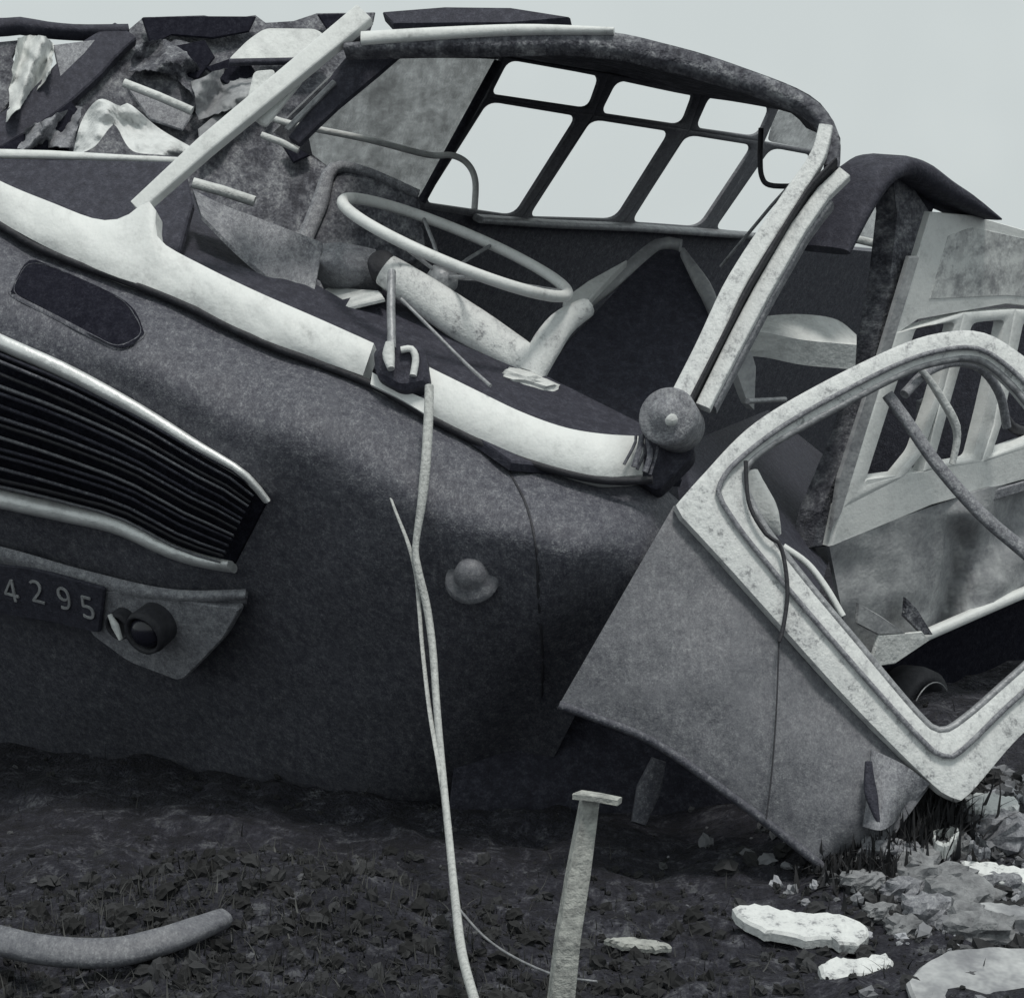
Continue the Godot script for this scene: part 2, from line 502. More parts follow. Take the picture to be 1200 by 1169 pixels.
	for k in 5:
		var q: Array = v2([762 - k * 7 + 5 * sin(k * 3.0), 556 - k * 3, 768 - k * 6, 536 - k * 4, 774 - k * 9 + 8 * sin(k * 5.0), 512 + 6 * sin(k * 4.0)])
		bar(st, on(pf, sm2(q, 6), 0.04 + 0.012 * sin(k * 2.4)), 0.006 + 0.006 * (k % 2), 0.004, nf, 6, 0.6)
	put("torn_metal", st, M.paint, b)
	st = begin()
	plate(st, rounded(v2([748, 520, 775, 500, 810, 500, 815, 530, 770, 575, 740, 556]), 10), pf, 0.05, -0.03)
	put("pillar_foot", st, M.dark, b)

	# roof
	st = begin()
	var ra := sm2(v2([400, 46, 560, 38, 700, 42, 800, 62, 880, 88, 940, 112, 968, 134, 985, 168]), 40)
	var rb := sm2(v2([470, 68, 590, 70, 690, 87, 800, 110, 860, 119, 910, 128, 930, 134, 945, 150]), 40)
	skin(st, ra, rb, 14, func(x, y, u, v): return P(x, y, hitd(pf, x, y) + v * (2.3 + 1.2 * u - 1.5 * smoothstep(0.85, 1.0, u))) , 0.01, Vector3(0, 1, 0))
	put("roof_panel", st, M.sooty, b)
	st = begin()
	bar(st, on(pf, sm2(v2([405, 60, 560, 54, 700, 52, 800, 73, 880, 98, 935, 120, 964, 142, 976, 172, 974, 200]), 50), 0.02), [0.02, 0.03, 0.04, 0.05, 0.045, 0.036, 0.03], 0.05, nf, 12, 0.6)
	put("roof_header", st, M.sooty, b)
	st = begin()
	bar(st, on(pf, sm2(v2([424, 46, 520, 40, 620, 36, 720, 38]), 20), 0.045), [0.03, 0.026, 0.022, 0.012], 0.03, nf, 10, 0.6)
	put("gutter", st, M.cream, b)
	var pr := pln(Vector3(560, 18, 6.0), Vector3(300, 18, 6.2), Vector3(560, 60, 5.9))
	st = begin()
	plate(st, PackedVector2Array(v2([448, 14, 520, 8, 600, 9, 668, 20, 600, 26, 460, 27])), pr, 0.03)
	put("roof_edge", st, M.dark, b)

	# far wall: rows of window frames with round corners
	var ws := [
		[[590, 66, 714, 86, 696, 134, 570, 114], [599, 72, 702, 90, 689, 126, 578, 110], 14.0],
		[[714, 86, 824, 106, 808, 152, 696, 134], [726, 96, 812, 109, 798, 145, 707, 132], 14.0],
		[[824, 106, 914, 124, 896, 166, 808, 152], [835, 113, 902, 126, 887, 158, 818, 149], 14.0],
		[[570, 114, 696, 134, 606, 262, 488, 242], [573, 122, 676, 138, 604, 250, 500, 236], 16.0],
		[[696, 134, 808, 152, 726, 266, 606, 262], [694, 143, 785, 156, 722, 254, 622, 253], 16.0],
		[[808, 152, 896, 166, 826, 274, 726, 266], [805, 161, 882, 172, 820, 263, 742, 259], 16.0],
		[[896, 166, 972, 180, 912, 284, 826, 274], [904, 176, 952, 184, 896, 272, 840, 267], 14.0]]
	for w in ws:
		st = begin()
		var hole := rounded(v2(w[1]), w[2] * 0.75)
		var mid := Vector2.ZERO
		for h in hole: mid += h / hole.size()
		for h in hole.size(): hole[h] += (hole[h] - mid).normalized() * 3.0
		ring(st, cornered(v2(w[0])), hole, pw, 0.012, 0.0, 0.003)
		put("window_frame", st, M.door, b)
	st = begin()
	plate(st, rounded(v2([912, 128, 964, 138, 962, 178, 902, 166]), 5), pw, 0.01, -0.02)
	put("window_pane", st, M.dusty_glass, b)
	st = begin()
	plate(st, PackedVector2Array(v2([440, 236, 488, 242, 606, 262, 726, 266, 826, 274, 912, 284, 1080, 300, 1060, 760, 700, 760, 420, 600])), pw, 0.04, -0.01)
	put("inner_wall", st, M.paint, b)
	st = begin()
	bar(st, on(pw, lin2(v2([560, 256, 640, 262, 740, 266, 880, 276]), 8), 0.03), 0.022, 0.04, pw.normal, 8, 0.5)
	put("window_sill", st, M.steel, b)
	# dusty front pane of the far side and bars before it
	st = begin()
	plate(st, PackedVector2Array(v2([418, 60, 588, 66, 570, 110, 493, 238, 400, 205, 320, 155])), pw, 0.006, 0.0, 0.001)
	put("window_pane", st, M.dusty_glass, b)
	st = begin()
	bar(st, on(pw, lin2(v2([584, 72, 494, 236]), 6), 0.015), [0.026, 0.024], 0.02, pw.normal, 8, 0.4)
	put("window_post", st, M.dark, b)

	# rear parts seen through the left half of the windscreen
	var pl := pln(Vector3(100, 100, 6.9), Vector3(400, 60, 7.2), Vector3(100, 200, 6.7))
	st = begin()
	plate(st, PackedVector2Array(v2([-450, 200, -450, 120, -260, 120, -60, 190, 0, 152, 68, 108, 128, 62, 150, 34, 168, 19, 240, 17, 262, 22, 300, 17, 312, 26, 345, 24, 372, 15, 440, 14, 420, 70, 340, 160, 430, 230, 470, 300, 380, 420, 0, 280])), pl, 0.04)
	put("burnt_bulkhead", st, M.sooty, b)
	st = begin()
	bar(st, on(pl, sm2(v2([-60, 196, 0, 158, 50, 124, 88, 88, 118, 60, 146, 40]), 14), 0.03), [0.06, 0.1, 0.11, 0.13, 0.09], 0.04, pl.normal, 12, 0.3)
	put("corner_post", st, M.dark, b)
	st = begin()
	bar(st, on(pl, sm2(v2([-120, 36, 0, 32, 30, 30, 45, 34, 90, 38, 150, 38]), 18), 0.03), [0.1, 0.05, 0.04, 0.03, 0.035], 0.05, pl.normal, 10, 0.5)
	put("roof_rail", st, M.dark, b)
	st = begin()
	plate(st, PackedVector2Array(v2([-60, 62, 0, 48, 22, 46, 14, 66, 22, 86, 14, 116, -4, 138, -60, 170])), pl, 0.02, 0.0)
	put("torn_panel", st, M.sooty, b)
	st = begin()
	plate(st, PackedVector2Array(v2([62, 52, 112, 46, 100, 62, 70, 90])), pl, 0.01, 0.05)
	put("torn_panel", st, M.grey, b)
	st = begin()
	plate(st, rounded(v2([266, 70, 290, 46, 310, 32, 372, 33, 392, 50, 372, 68]), 8), pl, 0.01, 0.1)
	put("torn_panel", st, M.pale, b)
	st = begin()
	bar(st, on(pl, lin2(v2([268, 73, 368, 71]), 4), 0.13), 0.02, 0.02, pl.normal, 8, 0.6)
	put("panel_edge", st, M.dark, b)
	st = begin()
	plate(st, PackedVector2Array(v2([150, 92, 172, 66, 206, 44, 232, 52, 222, 84, 246, 110, 226, 128, 190, 116])), pl, 0.006, 0.03)
	put("torn_panel", st, M.sooty, b)
	for q in [[[166, 20, 240, 18, 300, 19, 292, 36, 250, 44, 200, 40, 176, 52], 0], [[198, 54, 240, 46, 252, 66, 232, 92, 210, 84], 0], [[240, 78, 286, 62, 300, 84, 276, 104, 256, 92], 0], [[150, 104, 200, 118, 226, 134, 214, 152, 176, 140], 1], [[-40, 150, 30, 136, 76, 110, 92, 128, 80, 176, -40, 182], 0], [[372, 16, 430, 15, 404, 40, 390, 44], 0], [[232, 150, 268, 120, 288, 126, 262, 170, 236, 190], 2], [[330, 168, 362, 160, 366, 180, 344, 190], 0]]:
		st = begin()
		plate(st, PackedVector2Array(v2(q[0])), pl, 0.006, 0.045 + 0.004 * q[1])
		put("torn_lining", st, [M.black, M.grey, M.dusty][q[1]], b)
	for q in [[[224, 96, 262, 80, 300, 92, 330, 110], [232, 140, 270, 128, 300, 130, 318, 142], 0], [[160, 52, 190, 46, 214, 58, 236, 84], [150, 84, 178, 82, 206, 92, 226, 112], 1], [[20, 44, 40, 40, 56, 44, 64, 52], [6, 142, 24, 124, 44, 104, 60, 84], 2], [[30, 150, 60, 136, 84, 126, 96, 124], [20, 176, 50, 172, 72, 172, 86, 172], 3]]:
		st = begin()
		skin(st, sm2(v2(q[0]), 26), sm2(v2(q[1]), 26), 16, func(x, y, u, v): return hit(pl, x + 3.0 * dent.get_noise_2d(y * 0.03, x * 0.02), y + 4.0 * dent.get_noise_2d(x * 0.04, q[2] * 9.0), 0.07 + 0.035 * sin(u * 9.0 + v * 4.0 + q[2]) + 0.04 * dent.get_noise_2d(x * 0.012 + q[2] * 7.0, y * 0.012)), 0.003, -pl.normal)
		put("torn_lining", st, [M.dusty, M.sooty, M.pale, M.grey][q[2]], b)
	for r in [[145, 97, 225, 130, 0.008, 0.12], [226, 214, 298, 236, 0.009, 0.4], [306, 158, 350, 176, 0.006, 0.3]]:
		st = begin()
		tube(st, [hit(pl, r[0], r[1], r[5]), hit(pl, (r[0] + r[2]) * 0.5, (r[1] + r[3]) * 0.5 - 1, r[5]), hit(pl, r[2], r[3], r[5])], r[4] * 1.6)
		put("seat_rail", st, M.pale, b)
	st = begin()
	tube(st, sm3([P(318, 138, 5.9), P(345, 146, 5.9), P(430, 163, 6.0), P(500, 181, 6.1), P(530, 182, 6.12), P(548, 192, 6.14), P(557, 212, 6.15), P(556, 245, 6.15)], 40), 0.0085)
	put("grab_rail", st, M.pale, b)
	st = begin()
	tube(st, sm3([P(892, 150, 5.2), P(891, 185, 5.2), P(893, 207, 5.2), P(903, 217, 5.2), P(935, 218, 5.2)], 20), 0.006)
	put("mirror_arm", st, M.rubber, b)
	st = begin()
	tube(st, [P(960, 180, 4.9), P(905, 240, 5.1), P(845, 312, 5.3)], 0.004)
	put("wiper_arm", st, M.steel, b)

	# dashboard and driver's place
	var pd := pln(Vector3(200, 200, 5.15), Vector3(600, 420, 4.95), Vector3(400, 200, 5.6))
	st = begin()
	plate(st, PackedVector2Array(v2([-450, 60, -200, 140, 0, 186, 215, 190, 226, 236, 200, 330, -450, 100])), pln(Vector3(0, 190, 5.2), Vector3(215, 190, 5.15), Vector3(100, 300, 4.9)), 0.02)
	put("dash_panel", st, M.dark, b)
	st = begin()
	bar(st, [P(-200, 150, 5.25), P(-40, 180, 5.25), P(60, 182, 5.2), P(150, 186, 5.2), P(222, 190, 5.18)], [0.02, 0.024, 0.02, 0.014, 0.018], 0.02, nf, 8, 0.6)
	put("dash_rail", st, M.cream, b)
	st = begin()
	plate(st, PackedVector2Array(v2([178, 225, 240, 225, 330, 310, 400, 350, 480, 330, 640, 440, 760, 500, 800, 560, 600, 540, 440, 430, 200, 320])), pln(Vector3(200, 260, 5.12), Vector3(760, 500, 4.8), Vector3(480, 330, 5.2)), 0.02)
	put("dash_panel", st, M.dark, b)
	st = begin()
	skin(st, sm2(v2([226, 222, 262, 240, 310, 258, 378, 284]), 14), sm2(v2([236, 252, 280, 296, 320, 328, 366, 354]), 14), 6, func(x, y, u, v): return P(x, y, 5.06 - 0.08 * v + dent.get_noise_2d(x * 0.006, y * 0.006) * 0.03), 0.01, Vector3(0, -1, 0))
	put("dash_top", st, M.grey, b)
	st = begin()
	skin(st, sm2(v2([372, 286, 400, 284, 440, 292]), 10), sm2(v2([372, 322, 400, 336, 446, 342]), 10), 6, func(x, y, u, v): return P(x, y, 5.1 - 0.06 * sin(PI * v) - 0.02 * sin(PI * u)), 0.08, -nf)
	put("instrument_box", st, M.grey, b)
	st = begin()
	lathe(st, P(446, 306, 4.99), nf, [Vector2(0.0, 0.0), Vector2(0.02, 0.0), Vector2(0.03, -0.005), Vector2(0.032, -0.05)], 20)
	put("gauge", st, M.rubber, b)
	st = begin()
	plate(st, PackedVector2Array(v2([358, 350, 385, 336, 445, 340, 450, 348, 400, 360, 372, 360])), pln(Vector3(360, 355, 5.05), Vector3(445, 340, 5.0), Vector3(400, 330, 5.15)), 0.01)
	put("dash_lip", st, M.pale, b)
	st = begin()
	var cw := [P(452, 316, 5.0), P(500, 348, 4.98), P(560, 388, 4.95), P(622, 428, 4.92)]
	bar(st, sm3(cw, 14), [0.07, 0.085, 0.09, 0.075], 0.06, nf, 16, 0.9)
	put("dash_cowl", st, M.worn, b)
	st = begin()
	tube(st, sm3([P(688, 360, 5.02), P(660, 378, 4.98), P(640, 405, 4.93), P(622, 440, 4.9)], 12), [0.022, 0.03, 0.034, 0.03])
	put("gear_lever", st, M.worn, b)
	st = begin()
	rock(st, P(620, 447, 4.86), Vector3(0.12, 0.035, 0.08), Basis(Vector3(0, 0, 1), -0.3), 5, 0.4, 9)
	put("lever_boot", st, M.pale, b)
	# steering wheel: rim, hub, spokes, column
	var wc := P(534, 289, 5.0)
	var mx := (P(666, 347, 5.0) - P(404, 236, 5.0)).normalized()
	var mn := (cam_t.basis * Vector3(0.2, 0.17, -1.0)).normalized()
	mn = (mn - mx * mn.dot(mx)).normalized()
	var R := 142.0 * 5.0 / F
	var wr := []
	for k in 73:
		var a := TAU * k / 72.0
		wr.append(wc + mx * cos(a) * R + mn * sin(a) * R)
	st = begin(); tube(st, wr, 0.0125, 12)
	var wheel := put("steering_wheel", st, M.cream, b)
	var wn := mx.cross(mn).normalized()
	if wn.y > 0.0: wn = -wn
	var hubp := wc + wn * 0.07
	st = begin(); lathe(st, hubp, wn, [Vector2(0.0, -0.02), Vector2(0.03, -0.015), Vector2(0.036, 0.01), Vector2(0.02, 0.05)], 20)
	put("hub", st, M.steel, wheel)
	for a in [0.1, 1.35, 2.0, 3.6, 5.2]:
		st = begin(); tube(st, [hubp, hubp.lerp(wc + (mx * cos(a) + mn * sin(a)) * R, 0.5) - wn * 0.005, wc + (mx * cos(a) + mn * sin(a)) * R], 0.0045, 8)
		put("spoke", st, M.steel, wheel)
	st = begin(); tube(st, [hubp, hubp + wn * 0.3], 0.02, 12)
	put("column", st, M.dark, wheel)

	# seats
	var ps := pln(Vector3(640, 440, 5.2), Vector3(800, 470, 5.15), Vector3(775, 290, 5.7))
	st = begin()
	plate(st, rounded(v2([628, 452, 664, 396, 724, 334, 772, 288, 800, 290, 838, 360, 812, 470, 760, 520, 660, 480]), 14), ps, 0.1, 0.0, 0.012)
	var seat := put("driver_seat", st, M.dark, b)
	st = begin(); bar(st, on(ps, sm2(v2([640, 418, 668, 372, 720, 330, 770, 288, 798, 288]), 16), 0.0), [0.026, 0.03, 0.03, 0.034, 0.03], 0.03, ps.normal, 10, 0.7)
	put("seat_piping", st, M.dusty, seat)
	st = begin(); bar(st, on(ps, sm2(v2([800, 296, 826, 338, 838, 366]), 8), 0.01), [0.012, 0.036, 0.03], 0.03, ps.normal, 8, 0.7)
	put("seat_piping", st, M.dusty, seat)
	st = begin()
	plate(st, PackedVector2Array(v2([660, 350, 690, 328, 735, 304, 700, 340, 668, 376])), ps, 0.02, 0.05)
	put("seat_frame", st, M.pale, seat)
	var pq := pln(Vector3(356, 290, 5.75), Vector3(480, 230, 5.9), Vector3(392, 195, 5.9))
	st = begin()
	plate(st, rounded(v2([392, 194, 430, 202, 492, 228, 500, 300, 420, 330, 352, 290]), 8), pq, 0.08)
	var s2 := put("passenger_seat", st, M.sooty, b)
	st = begin(); bar(st, on(pq, sm2(v2([356, 284, 374, 240, 390, 198, 430, 202, 490, 228]), 20), 0.005), [0.04, 0.045, 0.03, 0.02, 0.02], 0.03, pq.normal, 8, 0.7)
	put("seat_piping", st, M.grey, s2)

	# wiper motor on the band
	st = begin()
	plate(st, rounded(v2([436, 408, 458, 398, 496, 404, 504, 448, 470, 456, 440, 440]), 9), pf, 0.05, 0.075, 0.01)
	var wm := put("wiper_motor", st, M.dark, b)
	st = begin(); tube(st, [hit(pf, 459, 318, 0.05), hit(pf, 458, 360, 0.07), hit(pf, 459, 408, 0.085)], 0.0085)
	put("wiper_spindle", st, M.steel, wm)
	st = begin(); bar(st, on(pf, lin2(v2([457, 402, 455, 416, 458, 432]), 6), 0.09), [0.018, 0.026, 0.014], 0.02, nf, 10, 0.8)
	put("motor_lug", st, M.pale, wm)
	st = begin(); tube(st, on(pf, sm2(v2([470, 410, 482, 409, 487, 420, 484, 440]), 12), 0.085), 0.007)
	put("motor_clip", st, M.pale, wm)
	st = begin(); tube(st, sm3([hit(pf, 470, 350, 0.0), hit(pf, 510, 390, 0.01), hit(pf, 545, 425, 0.02), hit(pf, 575, 452, 0.05)], 14), 0.0035)
	put("wiper_rod", st, M.steel, b)

	# grille: dark well, slats and two bright strips
	var gt := sm2(v2([-300, 262, -120, 345, 0, 401, 80, 437, 160, 480, 230, 523, 285, 556, 312, 586]), 40)
	var gb := sm2(v2([-300, 520, -120, 562, 0, 584, 80, 601, 140, 616, 200, 645, 240, 658, 272, 664]), 40)
	st = begin()
	skin(st, gt, gb, 12, func(x, y, u, v): return on_body.call(x, y, 0.008 + 0.03 * sin(PI * v) * (1.0 - pow(u, 4.0))), 0.01, -nf)
	var grille := put("grille", st, M.black, b)
	for k in 14:
		var f := (k + 1.0) / 15.0
		var path := []
		for i in range(0, 40, 2):
			var q := gt[i].lerp(gb[i], f + 0.012 * sin(k * 2.1 + i * 0.11) - 0.1 * pow(i / 39.0, 5.0) * (0.5 - f))
			path.append(on_body.call(q.x, q.y, 0.03 + 0.03 * sin(PI * f) * (1.0 - pow(i / 39.0, 4.0))))
		st = begin(); bar(st, path, [0.005, 0.006, 0.007, 0.006, 0.004], 0.012, nf, 8, 0.6)
		put("slat", st, [M.dark, M.paint, M.rubber, M.door, M.dark][k % 5], grille)
	for a in [[0, 0.02], [1, 0.03]]:
		var path := []
		for i in 40:
			var q := gt[i] if a[0] == 0 else gb[i]
			path.append(on_body.call(q.x, q.y, 0.02))
		st = begin(); bar(st, path, [0.026, 0.026, 0.03, 0.03, 0.024, 0.014] if a[0] == 0 else [0.034, 0.034, 0.04, 0.042, 0.036, 0.02], 0.04, nf, 12, 0.8)
		put("grille_strip", st, M.chrome, b)
	# vent in the skin above the grille
	st = begin()
	var vo := rounded(v2([28, 300, 60, 306, 150, 348, 176, 392, 140, 414, 60, 372, 4, 344]), 16, 5)
	var vi := rounded(v2([32, 306, 60, 312, 147, 353, 169, 390, 138, 407, 64, 368, 12, 342]), 14, 5)
	var vst := begin()
	for i in vo.size():
		var j := (i + 1) % vo.size()
		quad(st, on_body.call(vo[i].x, vo[i].y, 0.001), on_body.call(vo[j].x, vo[j].y, 0.001), on_body.call(vi[j].x, vi[j].y, 0.008), on_body.call(vi[i].x, vi[i].y, 0.008))
		quad(st, on_body.call(vi[i].x, vi[i].y, 0.008), on_body.call(vi[j].x, vi[j].y, 0.008), on_body.call(vi[j].x, vi[j].y, 0.003), on_body.call(vi[i].x, vi[i].y, 0.003))
	var vent := put("vent_rim", st, M.paint, b)
	skin(vst, sm2(v2([12, 342, 32, 306, 60, 312, 147, 353, 169, 390]), 30), sm2(v2([12, 342, 30, 350, 64, 368, 138, 407, 169, 390]), 30), 8, func(x, y, _u, _v): return on_body.call(x, y, 0.007))
	put("vent_mesh", vst, M.black, vent)

	for q in [[596, 552, 616, 590, 628, 640, 631, 700, 636, 770, 634, 830]]:
		var seam := []
		for k in sm2(v2(q), 30): seam.append(on_body.call(k.x, k.y, -0.001))
		st = begin(); bar(st, seam, 0.005, 0.006, nf, 8, 0.7)
		put("panel_seam", st, M.rubber, b)
	# round lamp on the skin
	var lp: Vector3 = on_body.call(553, 678, 0.0)
	var la := (nf + Vector3(0, 0.2, 0)).normalized()
	st = begin()
	lathe(st, lp, la, [Vector2(0.052, -0.004), Vector2(0.048, 0.008), Vector2(0.034, 0.012), Vector2(0.032, 0.02), Vector2(0.026, 0.035), Vector2(0.014, 0.046), Vector2(0.0, 0.049)], 28)
	put("side_lamp", st, M.door, b)

	# valance with the number plate and lamps under the grille
	st = begin()
	skin(st, sm2(v2([-300, 580, -100, 622, 0, 640, 100, 668, 200, 690, 288, 690]), 30), sm2(v2([-300, 620, -100, 655, 0, 668, 100, 700, 200, 712, 286, 706]), 30), 5, func(x, y, u, v): return on_body.call(x, y, 0.03 + 0.03 * sin(PI * v)), 0.02, -nf)
	var val := put("valance", st, M.grey, b)
	var lq: Vector3 = on_body.call(-20, 672, 0.05)
	var lr: Vector3 = on_body.call(220, 716, 0.07)
	var ls: Vector3 = on_body.call(120, 790, 0.13)
	var pp := Plane(lq, lr, ls)
	if pp.normal.z < 0.0: pp = -pp
	st = begin()
	plate(st, rounded(v2([96, 700, 130, 692, 200, 702, 262, 712, 282, 712, 262, 748, 212, 800, 150, 776, 104, 742]), 10), pp, 0.02)
	put("lamp_bracket", st, M.grey, val)
	st = begin()
	plate(st, rounded(v2([-28, 660, 30, 664, 122, 690, 116, 742, 60, 730, -32, 714]), 4), pp, 0.008, 0.014)
	var npl := put("number_plate", st, M.dark, b)
	var digits := ["4", "2", "9", "5"]
	var spots := v2([12, 692, 43, 694, 75, 702, 103, 713])
	for i in 4:
		var tm := TextMesh.new()
		tm.text = digits[i]
		var sf := SystemFont.new(); sf.font_names = PackedStringArray(["Droid Sans"])
		tm.font = sf; tm.font_size = 36; tm.pixel_size = 0.00205; tm.depth = 0.003
		var o := MeshInstance3D.new()
		o.name = numbered(npl, "digit")
		o.mesh = tm; o.material_override = M.dusty
		npl.add_child(o, true)
		var ex := (hit(pp, 120, 717) - hit(pp, 20, 690)).normalized()
		var ey := pp.normal.cross(ex).normalized()
		o.transform = Transform3D(Basis(ex, ey, pp.normal), hit(pp, spots[i].x, spots[i].y, 0.0165) - org)
	for l in [[186, 728, 0.046, 0.06, 0], [148, 726, 0.03, 0.035, 1]]:
		st = begin()
		var c := hit(pp, l[0], l[1])
		lathe(st, c, pp.normal, [Vector2(l[2], 0.0), Vector2(l[2] * 1.05, l[3] * 0.7), Vector2(l[2] * 0.95, l[3]), Vector2(l[2] * 0.8, l[3] * 0.9), Vector2(l[2] * 0.75, 0.012), Vector2(0, 0.006)], 28)
		var lamp := put("front_lamp", st, M.rubber, b)
		if l[4] == 1:
			st = begin()
			bar(st, [c + pp.normal * 0.05 + cam_t.basis * Vector3(-0.004, 0.036, 0), c + pp.normal * 0.054 + cam_t.basis * Vector3(0.01, 0.014, 0), c + pp.normal * 0.054 + cam_t.basis * Vector3(0.022, -0.014, 0)], [0.006, 0.022, 0.005], 0.012, pp.normal, 10, 0.9)
			put("lamp_glass", st, M.pale, lamp)
		else:
			st = begin()
			lathe(st, c + pp.normal * 0.04, pp.normal, [Vector2(l[2] * 0.84, 0.0), Vector2(l[2] * 0.7, 0.014), Vector2(l[2] * 0.4, 0.026), Vector2(0, 0.03)], 24)
			put("lamp_glass", st, M.lens, lamp)

	door(b)
	rear_side(b)

func hitd(p: Plane, x: float, y: float) -> float:
	return -(cam_t.affine_inverse() * hit(p, x, y)).z

# the buckled door by the right-hand corner
func door(b: Node3D) -> void:
	var p := pln(Vector3(790, 595, 4.42), Vector3(1085, 905, 4.34), Vector3(660, 830, 4.3))
	var st := begin()
	var up := sm2(v2([790, 592, 860, 668, 930, 745, 1000, 820, 1060, 885, 1092, 918]), 40)
	var lo := sm2(v2([655, 826, 700, 842, 770, 872, 860, 935, 930, 988, 1000, 1045]), 40)
	skin(st, up, lo, 24, func(x, y, u, v): return hit(p, x, y, 0.03 * sin(PI * v) + dent.get_noise_2d(x * 0.003, y * 0.003) * 0.012 - 0.05 * smoothstep(0.8, 1.0, u) * smoothstep(940.0, 960.0, y + (x - 1020) * 1.1) * v), 0.02, -p.normal)
	var d := put("cab_door", st, M.door, b)
	st = begin()
	bar(st, on(p, lo, 0.004), 0.016, 0.02, p.normal, 10, 0.8)
	put("door_lip", st, M.paint, d)
	d.set_meta("label", "buckled two tone cab door with an empty rounded window frame")
	st = begin()
	var o := sm2(v2([792, 592, 822, 558, 880, 499, 960, 450, 1060, 402, 1115, 388, 1150, 389, 1180, 403, 1225, 440, 1290, 520, 1330, 600, 1335, 670, 1310, 740, 1250, 812, 1190, 868, 1132, 934, 1112, 932, 1088, 914, 1000, 826, 920, 738, 850, 660, 800, 606]), 120)
	var inn := sm2(v2([872, 566, 874, 548, 896, 526, 965, 486, 1062, 436, 1115, 421, 1142, 420, 1162, 429, 1196, 462, 1250, 535, 1285, 605, 1290, 655, 1272, 705, 1220, 762, 1172, 806, 1130, 842, 1104, 856, 1078, 840, 1000, 748, 945, 682, 896, 618, 876, 580]), 120)
	ring(st, o, inn, p, 0.03, 0.035, 0.004)
	put("door_frame", st, M.worn, d)
	var ip := []
	for q in inn: ip.append(hit(p, q.x, q.y, 0.03))
	ip.append(ip[0])
	st = begin(); tube(st, ip, 0.008, 8)
	put("frame_channel", st, M.steel, d)
	var gp := []
	for k in range(0, 120):
		var q := o[k].lerp(inn[k], 0.62)
		gp.append(hit(p, q.x, q.y, 0.046))
	gp.append(gp[0])
	st = begin(); tube(st, gp, 0.005, 8)
	put("frame_seal", st, M.grey, d)
	st = begin()
	bar(st, on(p, sm2(v2([1040, 462, 1062, 492, 1100, 546, 1150, 602, 1200, 645, 1270, 702]), 20), 0.0), [0.022, 0.024, 0.026, 0.03], 0.02, p.normal, 10, 0.6)
	put("window_strut", st, M.grey, d)
	st = begin()
	bar(st, on(p, sm2(v2([918, 640, 946, 660, 968, 688, 988, 722]), 14), -0.02), 0.012, 0.012, p.normal, 8, 0.7)
	put("loose_trim", st, M.cream, d)
	st = begin()
	bar(st, on(p, sm2(v2([915, 645, 934, 672, 962, 706]), 10), 0.015), 0.014, 0.012, p.normal, 8, 0.7)
	put("loose_trim", st, M.cream, d)
	st = begin()
	tube(st, on(p, sm2(v2([874, 540, 878, 590, 898, 626, 915, 640, 923, 690, 918, 735, 913, 752]), 26), 0.052), 0.004, 8)
	put("door_cord", st, M.rubber, d)
	st = begin()
	tube(st, on(p, sm2(v2([913, 752, 910, 830, 905, 900, 898, 960]), 26), 0.046), 0.0015, 6)
	put("panel_crack", st, M.rubber, d)
	# crumpled gusset at its lower corner
	st = begin()
	skin(st, sm2(v2([1022, 878, 1060, 896, 1090, 918]), 12), sm2(v2([1012, 968, 1036, 972, 1062, 950]), 12), 10, func(x, y, u, v): return hit(p, x, y, 0.03 + 0.04 * sin(u * 5.0) * v), 0.008, -p.normal)
	put("gusset", st, M.grey, d)
	st = begin()
	bar(st, on(p, sm2(v2([1018, 892, 1020, 925, 1030, 965]), 8), 0.06), [0.012, 0.026, 0.006], 0.01, p.normal, 8, 0.6)
	put("torn_edge", st, M.dark, d)

